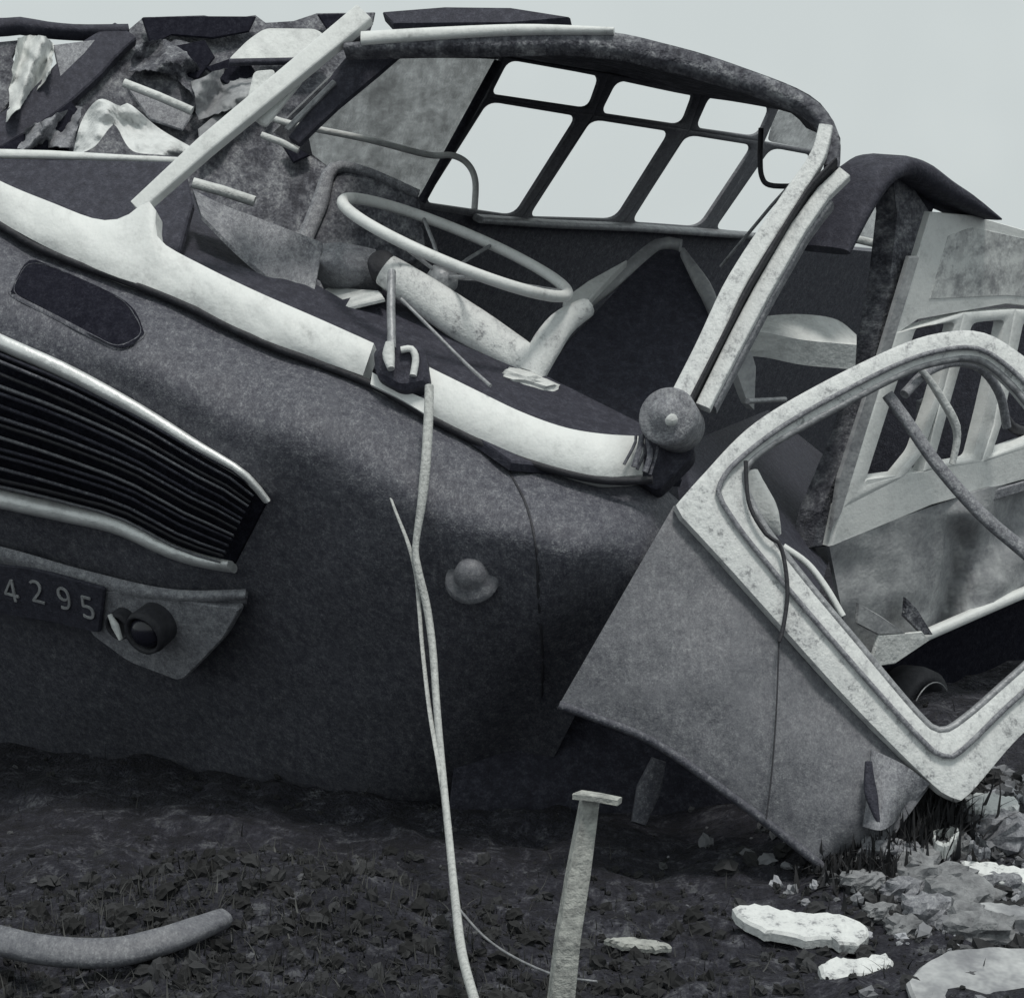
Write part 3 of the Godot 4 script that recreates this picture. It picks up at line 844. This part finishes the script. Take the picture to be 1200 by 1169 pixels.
# side of the bus behind the door opening
func rear_side(b: Node3D) -> void:
	var p := pln(Vector3(985, 600, 5.5), Vector3(1095, 250, 5.6), Vector3(1200, 540, 6.1))
	var st := begin()
	# upper panel
	plate(st, PackedVector2Array(v2([1092, 248, 1140, 252, 1240, 280, 1420, 330, 1400, 372, 1240, 362, 1180, 356, 1075, 374, 1048, 392])), p, 0.04)
	var sp := put("side_panel", st, M.cream, b)
	st = begin()
	plate(st, PackedVector2Array(v2([1112, 276, 1140, 266, 1240, 288, 1230, 350, 1180, 346, 1090, 350])), p, 0.004, 0.002, 0.001)
	put("stained_patch", st, M.stained, sp)
	# side windows, each in its own bent frame
	for q in [[[1050, 390, 1130, 366, 1102, 470, 1082, 530, 1060, 558, 984, 598, 1026, 470], [1074, 383, 1120, 377, 1094, 470, 1074, 528, 1048, 560, 1014, 564, 1044, 470]],
			[[1130, 366, 1190, 362, 1164, 500, 1150, 542, 1082, 552, 1102, 470], [1140, 378, 1178, 374, 1154, 480, 1140, 536, 1094, 544, 1114, 470]],
			[[1190, 362, 1276, 366, 1262, 440, 1244, 512, 1150, 542, 1164, 500], [1200, 376, 1264, 378, 1250, 440, 1234, 502, 1162, 534, 1176, 490]]]:
		st = begin()
		ring(st, cornered(v2(q[0])), rounded(v2(q[1]), 7.0), p, 0.03, 0.002, 0.003)
		put("window_frame", st, M.cream, b)
	st = begin()
	bar(st, on(p, sm2(v2([1074, 428, 1090, 446, 1116, 488, 1122, 512, 1116, 544]), 16), 0.06), [0.012, 0.02, 0.026, 0.018], 0.012, p.normal, 8, 0.4)
	put("bent_strip", st, M.pale, b)
	st = begin()
	tube(st, on(p, sm2(v2([1060, 462, 1086, 436, 1120, 424, 1150, 432, 1172, 462, 1180, 500]), 24), 0.045), 0.012)
	put("bent_tube", st, M.grey, b)
	st = begin()
	tube(st, on(p, sm2(v2([1040, 560, 1062, 546, 1090, 528, 1100, 500, 1098, 470]), 20), -0.08), 0.01)
	put("bent_tube", st, M.dusty, b)
	st = begin()
	tube(st, on(p, sm2(v2([1168, 470, 1186, 500, 1210, 506, 1250, 500]), 12), -0.04), 0.014)
	put("bent_tube", st, M.rubber, b)
	st = begin()
	plate(st, PackedVector2Array(v2([1078, 470, 1096, 462, 1100, 500, 1092, 530, 1078, 512])), p, 0.01, -0.05)
	put("seat_back", st, M.grey, b)
	st = begin()
	plate(st, PackedVector2Array(v2([984, 592, 1014, 562, 1080, 553, 1148, 538, 1216, 514, 1420, 470, 1420, 520, 1200, 562, 1090, 592, 974, 640])), p, 0.05, 0.004, 0.008)
	put("belt_rail", st, M.cream, b)
	st = begin()
	plate(st, PackedVector2Array(v2([1136, 584, 1180, 570, 1230, 556, 1230, 566, 1180, 582, 1140, 594])), p, 0.01, 0.009)
	put("belt_trim", st, M.grey, b)
	st = begin()
	skin(st, sm2(v2([972, 640, 1090, 594, 1200, 562, 1420, 520]), 36), sm2(v2([1000, 782, 1040, 762, 1200, 692, 1420, 610]), 36), 18, func(x, y, u, v): return hit(p, x, y, -0.005 - 0.07 * exp(-pow((x - 1122 + (y - 640) * 0.2) / 14.0, 2)) * smoothstep(600, 630, y) + dent.get_noise_2d(x * 0.004, y * 0.004) * 0.02 + 0.05 * abs(fposmod((x + y * 0.7) / 46.0, 2.0) - 1.0) * smoothstep(1090.0, 1140.0, x) - 0.04 * smoothstep(1100.0, 1220.0, x)), 0.01, -p.normal)
	put("lower_panel", st, M.dusty, b)
	st = begin()
	bar(st, on(p, lin2(v2([1000, 782, 1085, 744, 1200, 694, 1420, 604]), 10), 0.01), 0.026, 0.03, p.normal, 8, 0.5)
	put("sill_strip", st, M.cream, b)
	st = begin()
	plate(st, PackedVector2Array(v2([1030, 745, 1082, 740, 1090, 750, 1050, 778, 1020, 782])), p, 0.008, 0.05)
	put("torn_metal", st, M.pale, b)
	for q in [[1006, 706, 1034, 722, 1062, 742, 1030, 744, 1004, 730]]:
		st = begin()
		plate(st, PackedVector2Array(v2(q)), p, 0.006, 0.05)
		put("torn_metal", st, M.dusty, b)
	st = begin()
	plate(st, PackedVector2Array(v2([1062, 700, 1075, 712, 1094, 744, 1082, 744, 1060, 722])), p, 0.008, 0.04)
	put("torn_metal", st, M.sooty, b)
	# wheel below the sill
	var wc := hit(p, 1070, 836, -0.12)
	st = begin()
	lathe(st, wc, p.normal, [Vector2(0.0, 0.0), Vector2(0.05, 0.005), Vector2(0.075, 0.02), Vector2(0.09, 0.04), Vector2(0.12, 0.035), Vector2(0.126, 0.0), Vector2(0.12, -0.05), Vector2(0.08, -0.06)], 36)
	var wh := put("wheel", st, M.rubber, b)
	var rim := []
	for k in 33:
		var a := TAU * k / 32.0
		var ux := p.normal.cross(Vector3.UP).normalized(); var uy := p.normal.cross(ux)
		rim.append(wc + p.normal * 0.052 + (ux * cos(a) + uy * sin(a)) * 0.094)
	st = begin(); tube(st, rim, 0.0018, 6)
	put("wheel_trim", st, M.steel, wh)
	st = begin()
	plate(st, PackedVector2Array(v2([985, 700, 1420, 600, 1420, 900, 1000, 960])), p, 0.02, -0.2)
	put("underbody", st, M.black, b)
	# dark inside of the side windows
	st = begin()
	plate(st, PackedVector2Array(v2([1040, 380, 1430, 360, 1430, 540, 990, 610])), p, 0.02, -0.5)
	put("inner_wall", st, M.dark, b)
	# door post and roof rib at the opening
	st = begin()
	plate(st, PackedVector2Array(v2([1046, 196, 1062, 204, 1092, 250, 1050, 388, 984, 602, 972, 640, 952, 642, 962, 600, 1000, 510, 1030, 400, 1044, 320, 1052, 250])), p, 0.06, -0.02)
	var post := put("door_post", st, M.sooty, b)
	st = begin()
	plate(st, PackedVector2Array(v2([1066, 300, 1078, 300, 1050, 392, 985, 604, 975, 620, 984, 560, 1030, 420])), p, 0.01, 0.006)
	put("post_edge", st, M.dusty, post)
	var rib := []
	for q in sm2(v2([962, 292, 985, 248, 1008, 212, 1028, 196, 1044, 194, 1064, 204, 1088, 220, 1112, 234, 1142, 254]), 36): rib.append(hit(p, q.x, q.y, -0.03))
	st = begin(); bar(st, rib, [0.028, 0.03, 0.03, 0.04, 0.05, 0.06, 0.05, 0.04, 0.008], 0.16, p.normal, 12, 0.6)
	put("roof_rib", st, M.dark, b)
	st = begin()
	plate(st, PackedVector2Array(v2([1028, 200, 1062, 204, 1100, 232, 1092, 252, 1046, 300, 1050, 250, 1042, 228])), p, 0.05, -0.04)
	put("roof_rib", st, M.dark, b)
	st = begin()
	plate(st, PackedVector2Array(v2([1028, 208, 1044, 228, 1050, 250, 1044, 288, 982, 284, 992, 258])), p, 0.008, -0.35)
	put("rear_pane", st, M.dusty_glass, b)
	st = begin()
	bar(st, on(p, lin2(v2([986, 276, 1046, 290]), 4), -0.3), 0.02, 0.02, p.normal, 8, 0.5)
	put("rear_sill", st, M.pale, b)
	# pale pads in the opening
	st = begin()
	skin(st, sm2(v2([878, 376, 900, 370, 940, 368, 980, 374, 1004, 392]), 20), sm2(v2([876, 388, 900, 390, 940, 398, 980, 402, 1004, 404]), 20), 8, func(x, y, u, v): return P(x, y, 5.5 - 0.12 * v - 0.04 * sin(PI * u)), 0.06, Vector3(0, -1, -0.3).normalized())
	put("seat_cushion", st, M.pale, b)
	st = begin()
	bar(st, sm3([P(882, 552, 5.0), P(886, 572, 4.99), P(894, 592, 4.98), P(902, 608, 4.98), P(909, 624, 5.0)], 14), [0.02, 0.05, 0.06, 0.05, 0.02], 0.03, Vector3(0.3, 0.2, 0.9).normalized(), 14, 0.9)
	put("mirror", st, M.pale, b)
	st = begin()
	skin(st, sm2(v2([868, 400, 880, 412, 886, 430]), 8), sm2(v2([858, 420, 876, 470, 884, 480]), 8), 8, func(x, y, u, v): return P(x, y, 5.0 + 0.05 * u), 0.02, -p.normal)
	put("pillar_flap", st, M.dusty, b)
	st = begin()
	tube(st, [P(876, 470, 4.95), P(920, 468, 5.1)], 0.006)
	put("door_rod", st, M.steel, b)
	# floor that closes the opening
	st = begin()
	plate(st, PackedVector2Array(v2([800, 520, 900, 480, 1000, 560, 960, 700, 900, 720, 820, 640])), pln(Vector3(820, 560, 5.0), Vector3(960, 640, 5.6), Vector3(900, 480, 6.4)), 0.03)
	put("cab_floor", st, M.dark, b)

# ---------------------------------------------------------------- loose things
func loose_things() -> void:
	var st: SurfaceTool
	# cable over the front
	var t := thing("hanging_cable", "pale frayed cable hanging from the windscreen frame down to the ground", "cable", P(553, 1165, 3.85))
	st = begin()
	tube(st, sm3([P(503, 452, 4.45), P(502, 490, 4.42), P(499, 540, 4.38), P(494, 590, 4.36), P(487, 640, 4.35), P(490, 668, 4.34), P(500, 710, 4.33), P(507, 760, 4.3), P(512, 830, 4.24), P(519, 910, 4.16), P(527, 990, 4.0), P(534, 1060, 3.82), P(542, 1120, 3.62), P(560, 1185, 3.44)], 90), [0.0085, 0.0095, 0.0095, 0.006, 0.0075, 0.007, 0.0065, 0.0065, 0.006, 0.0065, 0.007])
	put("strand", st, M.rope, t)
	st = begin()
	tube(st, sm3([P(450, 560, 4.43), P(462, 595, 4.39), P(478, 636, 4.36), P(487, 670, 4.35), P(491, 710, 4.34), P(495, 760, 4.31), P(503, 830, 4.25), P(513, 890, 4.18), P(519, 930, 4.14)], 60), [0.002, 0.003, 0.0045, 0.004, 0.004, 0.0045, 0.004])
	put("strand", st, M.rope, t)
	t = thing("loose_wire", "thin grey wire trailing over the earth right of the cable", "wire", P(640, 1140, 3.6))
	st = begin()
	tube(st, sm3([P(534, 1060, 3.95), P(565, 1095, 3.85), P(600, 1120, 3.75), P(650, 1142, 3.65), P(700, 1150, 3.62)], 30), 0.0022, 6)
	put("strand", st, M.steel, t)

	# stake
	var base := P(652, 1186, 3.52)
	t = thing("wooden_stake", "pale wooden stake with a small crosspiece standing in front of bus", "stake", base)
	st = begin()
	bar(st, [base - Vector3(0, 0.05, 0), P(665, 1100, 3.52), P(678, 1020, 3.53), P(691, 938, 3.54)], [0.04, 0.036, 0.034, 0.026], 0.03, Vector3(0.2, 0, 1).normalized(), 12, 0.25)
	put("post", st, M.wood, t)
	st = begin()
	bar(st, [P(677, 931, 3.53), P(700, 934, 3.51), P(726, 939, 3.5)], 0.01, 0.03, Vector3(0.2, 0, 1).normalized(), 8, 0.25)
	put("crosspiece", st, M.wood, t)

	# bent bumper bar
	t = thing("bumper_bar", "bent pale metal bumper bar lying curved on the earth", "bumper", P(100, 1130, 3.7))
	st = begin()
	bar(st, sm3([P(-160, 1040, 3.95), P(-80, 1078, 3.82), P(0, 1102, 3.74), P(60, 1114, 3.7), P(130, 1116, 3.7), P(185, 1104, 3.72), P(226, 1090, 3.76), P(262, 1076, 3.83)], 50), [0.044, 0.046, 0.05, 0.05, 0.05, 0.048, 0.044, 0.034], 0.03, Vector3(0, 0.7, 0.7), 14, 0.75)
	put("bar", st, M.door, t)

	# crumpled cloth over the dash
	org = Vector3.ZERO
	st = begin()
	skin(st, sm2(v2([86, 176, 96, 140, 116, 116, 140, 124, 152, 122, 186, 150, 224, 172]), 44), sm2(v2([84, 183, 110, 172, 128, 150, 136, 148, 154, 176, 186, 181, 222, 184]), 44), 16, func(x, y, u, v): return P(x, y, 5.6 + 0.05 * sin(u * 11.0 + v * 3.0) * v - 0.10 * v + dent.get_noise_2d(x * 0.01, y * 0.01) * 0.06), 0.004, Vector3(0, 0, -1))
	tag(put("crumpled_cloth", st, M.cloth), "crumpled white cloth heaped on the dash behind the windscreen", "cloth")

	# debris on the ground to the right
	var slab := func(called: String, label: String, cat: String, poly: Array, d0: float, d1: float, th: float, m: Material, g: String) -> void:
		var p := gplane(poly, th)
		var c := Vector2.ZERO
		for q in poly: c += q / poly.size()
		org = hit(p, c.x, c.y) - Vector3(0, th, 0)
		var s := begin()
		var loop := PackedVector2Array(poly); loop.append(poly[0])
		var edge := even(loop, 44); edge.remove_at(43)
		for k in edge.size():
			edge[k] += Vector2(dent.get_noise_2d(edge[k].x * 0.09, edge[k].y * 0.09), dent.get_noise_2d(edge[k].y * 0.09 + 50.0, edge[k].x * 0.09)) * (3.5 if th > 0.015 else 1.5)
		plate(s, edge, p, th, 0.0, 0.005)
		var o := put(called, s, m)
		o.position = org
		tag(o, label, cat, g)
	slab.call("pale_slab", "long pale broken slab lying below the door's bottom corner", "slab", v2([858, 1062, 880, 1058, 930, 1066, 985, 1070, 1015, 1082, 1018, 1092, 1008, 1104, 985, 1104, 975, 1096, 950, 1098, 900, 1090, 870, 1078]), 4.0, 4.0, 0.02, M.worn, "pale slabs in the rubble")
	slab.call("pale_slab", "short pale broken slab nearest the bottom edge of the picture", "slab", v2([960, 1128, 975, 1120, 1000, 1122, 1038, 1116, 1050, 1126, 1030, 1140, 1000, 1142, 990, 1150, 964, 1144]), 3.8, 3.8, 0.018, M.worn, "pale slabs in the rubble")
	slab.call("paper_sheet", "large pale sheet covering the earth in the bottom right corner", "sheet", v2([1062, 1150, 1080, 1128, 1110, 1112, 1160, 1108, 1260, 1112, 1270, 1200, 1090, 1190, 1070, 1170]), 3.7, 3.7, 0.012, M.dusty, "")
	slab.call("wood_splinter", "slender pale splinter of wood right of the stake", "splinter", v2([708, 1099, 735, 1096, 770, 1101, 790, 1107, 770, 1110, 730, 1106]), 3.85, 3.85, 0.012, M.wood, "")
	slab.call("broken_board", "pale board lying just right of the door frame's bottom corner", "board", v2([1128, 932, 1160, 926, 1192, 934, 1196, 944, 1160, 950, 1134, 944]), 4.9, 4.9, 0.02, M.worn, "broken boards in the rubble")
	slab.call("broken_board", "small pale board with a pointed end beside the dark weeds", "board", v2([1092, 972, 1120, 966, 1126, 974, 1110, 990, 1098, 986]), 4.6, 4.6, 0.03, M.pale, "broken boards in the rubble")
	slab.call("broken_board", "long pale board running out of the picture's right edge", "board", v2([1128, 1008, 1160, 1010, 1240, 1022, 1240, 1040, 1170, 1030, 1126, 1018]), 4.4, 4.4, 0.022, M.worn, "broken boards in the rubble")
	slab.call("broken_board", "dim grey board between the long pale board and the bottom sheet", "board", v2([1146, 1056, 1200, 1060, 1250, 1066, 1250, 1078, 1190, 1074, 1150, 1066]), 4.2, 4.2, 0.03, M.dusty, "broken boards in the rubble")
	slab.call("broken_board", "grey board lying askew in the rubble under the first board", "board", v2([1130, 958, 1150, 980, 1162, 992, 1150, 996, 1126, 972]), 4.7, 4.7, 0.02, M.grey, "broken boards in the rubble")

func gplane(poly: Array, th: float) -> Plane:       # a plane resting on the earth under an outline, tipped a little toward the road
	var c := Vector2.ZERO
	for q in poly: c += q / poly.size()
	var g := ground_at(c.x, c.y)
	return Plane(Vector3(0.05, 1, 0.22).normalized(), g + Vector3(0, th + 0.012, 0))

func ground_at(x: float, y: float) -> Vector3:      # where the line of sight meets the earth
	var dir := (P(x, y, 1.0) - cam_t.origin).normalized()
	var t := 2.0
	while t < 40.0:
		var q := cam_t.origin + dir * t
		if q.y < height(q.x, q.z): return q
		t += 0.01
	return cam_t.origin + dir * t

# ---------------------------------------------------------------- weeds, stones
func plants_and_rubble() -> void:
	org = Vector3.ZERO
	# stones one can tell apart
	var labels := ["grey stone just under the dark weeds, left of the long pale board", "grey stone against the left end of the long pale board", "large grey stone below the left end of the long pale board", "small grey stone in the middle of the rubble heap", "large grey stone beside the left end of the dim grey board", "small grey stone right above the tip of the long pale slab", "large grey stone above the top left corner of the pale sheet", "stone resting by the upper edge of the large pale sheet", "smallest grey stone at the right tip of the long pale slab", "highest grey stone, near the boards by the right edge", "grey stone between the pointed small board and the long pale board", "small grey stone just left of the large pale sheet", "grey stone between the long pale board and the dim grey board", "small grey stone under the lowest corner of the door"]
	var spots := [[1040, 1010, 0.09], [1075, 1022, 0.08], [1100, 1044, 0.1], [1060, 1052, 0.07], [1128, 1062, 0.1], [1012, 1040, 0.06], [1090, 1080, 0.09], [1150, 1095, 0.09], [1030, 1075, 0.05], [1180, 985, 0.1], [1110, 1000, 0.06], [1060, 1095, 0.06], [1170, 1045, 0.07], [1000, 1010, 0.05]]
	var i := 0
	for s in spots:
		var g := ground_at(s[0], s[1])
		org = g
		var st := begin()
		rock(st, g + Vector3(0, s[2] * 0.15, 0), Vector3(s[2] * 1.3, s[2] * 0.7, s[2]), Basis(Vector3.UP, i * 1.3).rotated(Vector3(1, 0, 0), 0.2 * sin(i * 2.0)), 30 + i, 0.42, 12)
		var o := put("stone", st, M.stone if i % 3 else M.grey)
		o.position = g
		tag(o, labels[i], "stone", "rough stones in the rubble heap")
		i += 1
	# fine rubble
	org = Vector3.ZERO
	var rs := begin()
	rock(rs, Vector3.ZERO, Vector3(1, 0.6, 0.8), Basis(), 3, 0.9, 5)
	rs.generate_normals()
	var mm := MultiMesh.new()
	mm.transform_format = MultiMesh.TRANSFORM_3D; mm.use_colors = true
	mm.mesh = rs.commit()
	mm.instance_count = 16000
	for k in 16000:
		var x := rng.randf_range(-2.6, 2.8); var z := rng.randf_range(-4.4, -2.6) if k % 3 else rng.randf_range(-6.0, -2.6)
		var s := 0.003 + 0.018 * pow(rng.randf(), 4.0)
		if k < 4200:
			x = 1.0 + rng.randfn() * 0.22; z = -4.25 + rng.randfn() * 0.3; s *= 2.2
		if k >= 4200 and k < 8000:
			x = -0.5 + rng.randfn() * 0.55; z = -3.7 + rng.randfn() * 0.26; s = 0.003 + 0.035 * pow(rng.randf(), 5.0)
		var b := Basis(Vector3(rng.randf(), rng.randf(), rng.randf() + 0.1).normalized(), rng.randf() * TAU).scaled(Vector3.ONE * s)
		mm.set_instance_transform(k, Transform3D(b, Vector3(x, height(x, z) + s * 0.1, z)))
		var c := 0.012 + 0.1 * pow(rng.randf(), 5.0)
		if k < 4200: c = 0.02 + 0.4 * pow(rng.randf(), 3.0)
		elif k < 9000:
			c = 0.01 + 0.03 * pow(rng.randf(), 2.0)
		mm.set_instance_color(k, Color(c * 0.97, c, c * 1.08))
	var mi := MultiMeshInstance3D.new()
	mi.name = "rubble"; mi.multimesh = mm; mi.material_override = M.grass
	add_child(mi)
	tag(mi, "fine grey rubble strewn over the dark earth", "rubble", "", "stuff")
	# dry grass
	var gs := begin()
	gs.set_smooth_group(0)
	for k in 3:
		var a := Vector3(-0.5 + 0.1 * k, 0, 0); var h0 := k / 3.0; var h1 := (k + 1) / 3.0
		var w0 := 0.5 * (1.0 - h0); var w1 := 0.5 * (1.0 - h1)
		quad(gs, Vector3(-w0, h0, h0 * h0 * 0.5), Vector3(w0, h0, h0 * h0 * 0.5), Vector3(w1, h1, h1 * h1 * 0.5), Vector3(-w1, h1, h1 * h1 * 0.5))
	gs.generate_normals()
	var blade := gs.commit()
	var arc := [ground_at(985, 1022), ground_at(1105, 958)]
	for kind in 2:
		var n := 5000 if kind == 0 else 3400
		var m2 := MultiMesh.new()
		m2.transform_format = MultiMesh.TRANSFORM_3D; m2.use_colors = true
		m2.mesh = blade; m2.instance_count = n
		for k in n:
			var x := rng.randf_range(-2.4, 2.6); var z := rng.randf_range(-6.0, -2.7)
			var h := rng.randf_range(0.012, 0.045); var w := rng.randf_range(0.0018, 0.0045)
			var c := 0.012 + 0.05 * pow(rng.randf(), 3.0)
			if kind == 0 and k < 3800:
				x = -0.42 + rng.randfn() * 0.4; z = -3.75 + rng.randfn() * 0.22; c += 0.02
			if kind == 1:
				var f := rng.randf()
				var ga: Vector3 = arc[0].lerp(arc[1], f)
				x = ga.x + rng.randfn() * 0.035; z = ga.z + rng.randfn() * 0.05
				h = rng.randf_range(0.02, 0.07) * (0.7 + f); w = rng.randf_range(0.008, 0.02); c = 0.008 + 0.022 * rng.randf()
			var b := Basis(Vector3.UP, rng.randf() * TAU) * Basis(Vector3.RIGHT, rng.randf_range(-1.1, 1.3))
			b = b * Basis.from_scale(Vector3(w, h, h))
			m2.set_instance_transform(k, Transform3D(b, Vector3(x, height(x, z) - 0.004, z)))
			m2.set_instance_color(k, Color(c, c * 1.02, c * (1.0 if kind == 0 else 1.15)))
		var gi := MultiMeshInstance3D.new()
		gi.name = "dry_grass" if kind == 0 else "weeds"
		gi.multimesh = m2; gi.material_override = M.grass
		add_child(gi)
		tag(gi, "short dry grass growing over the trampled earth" if kind == 0 else "dark low weeds crowding the door's bottom corner", "grass" if kind == 0 else "weeds", "", "stuff")
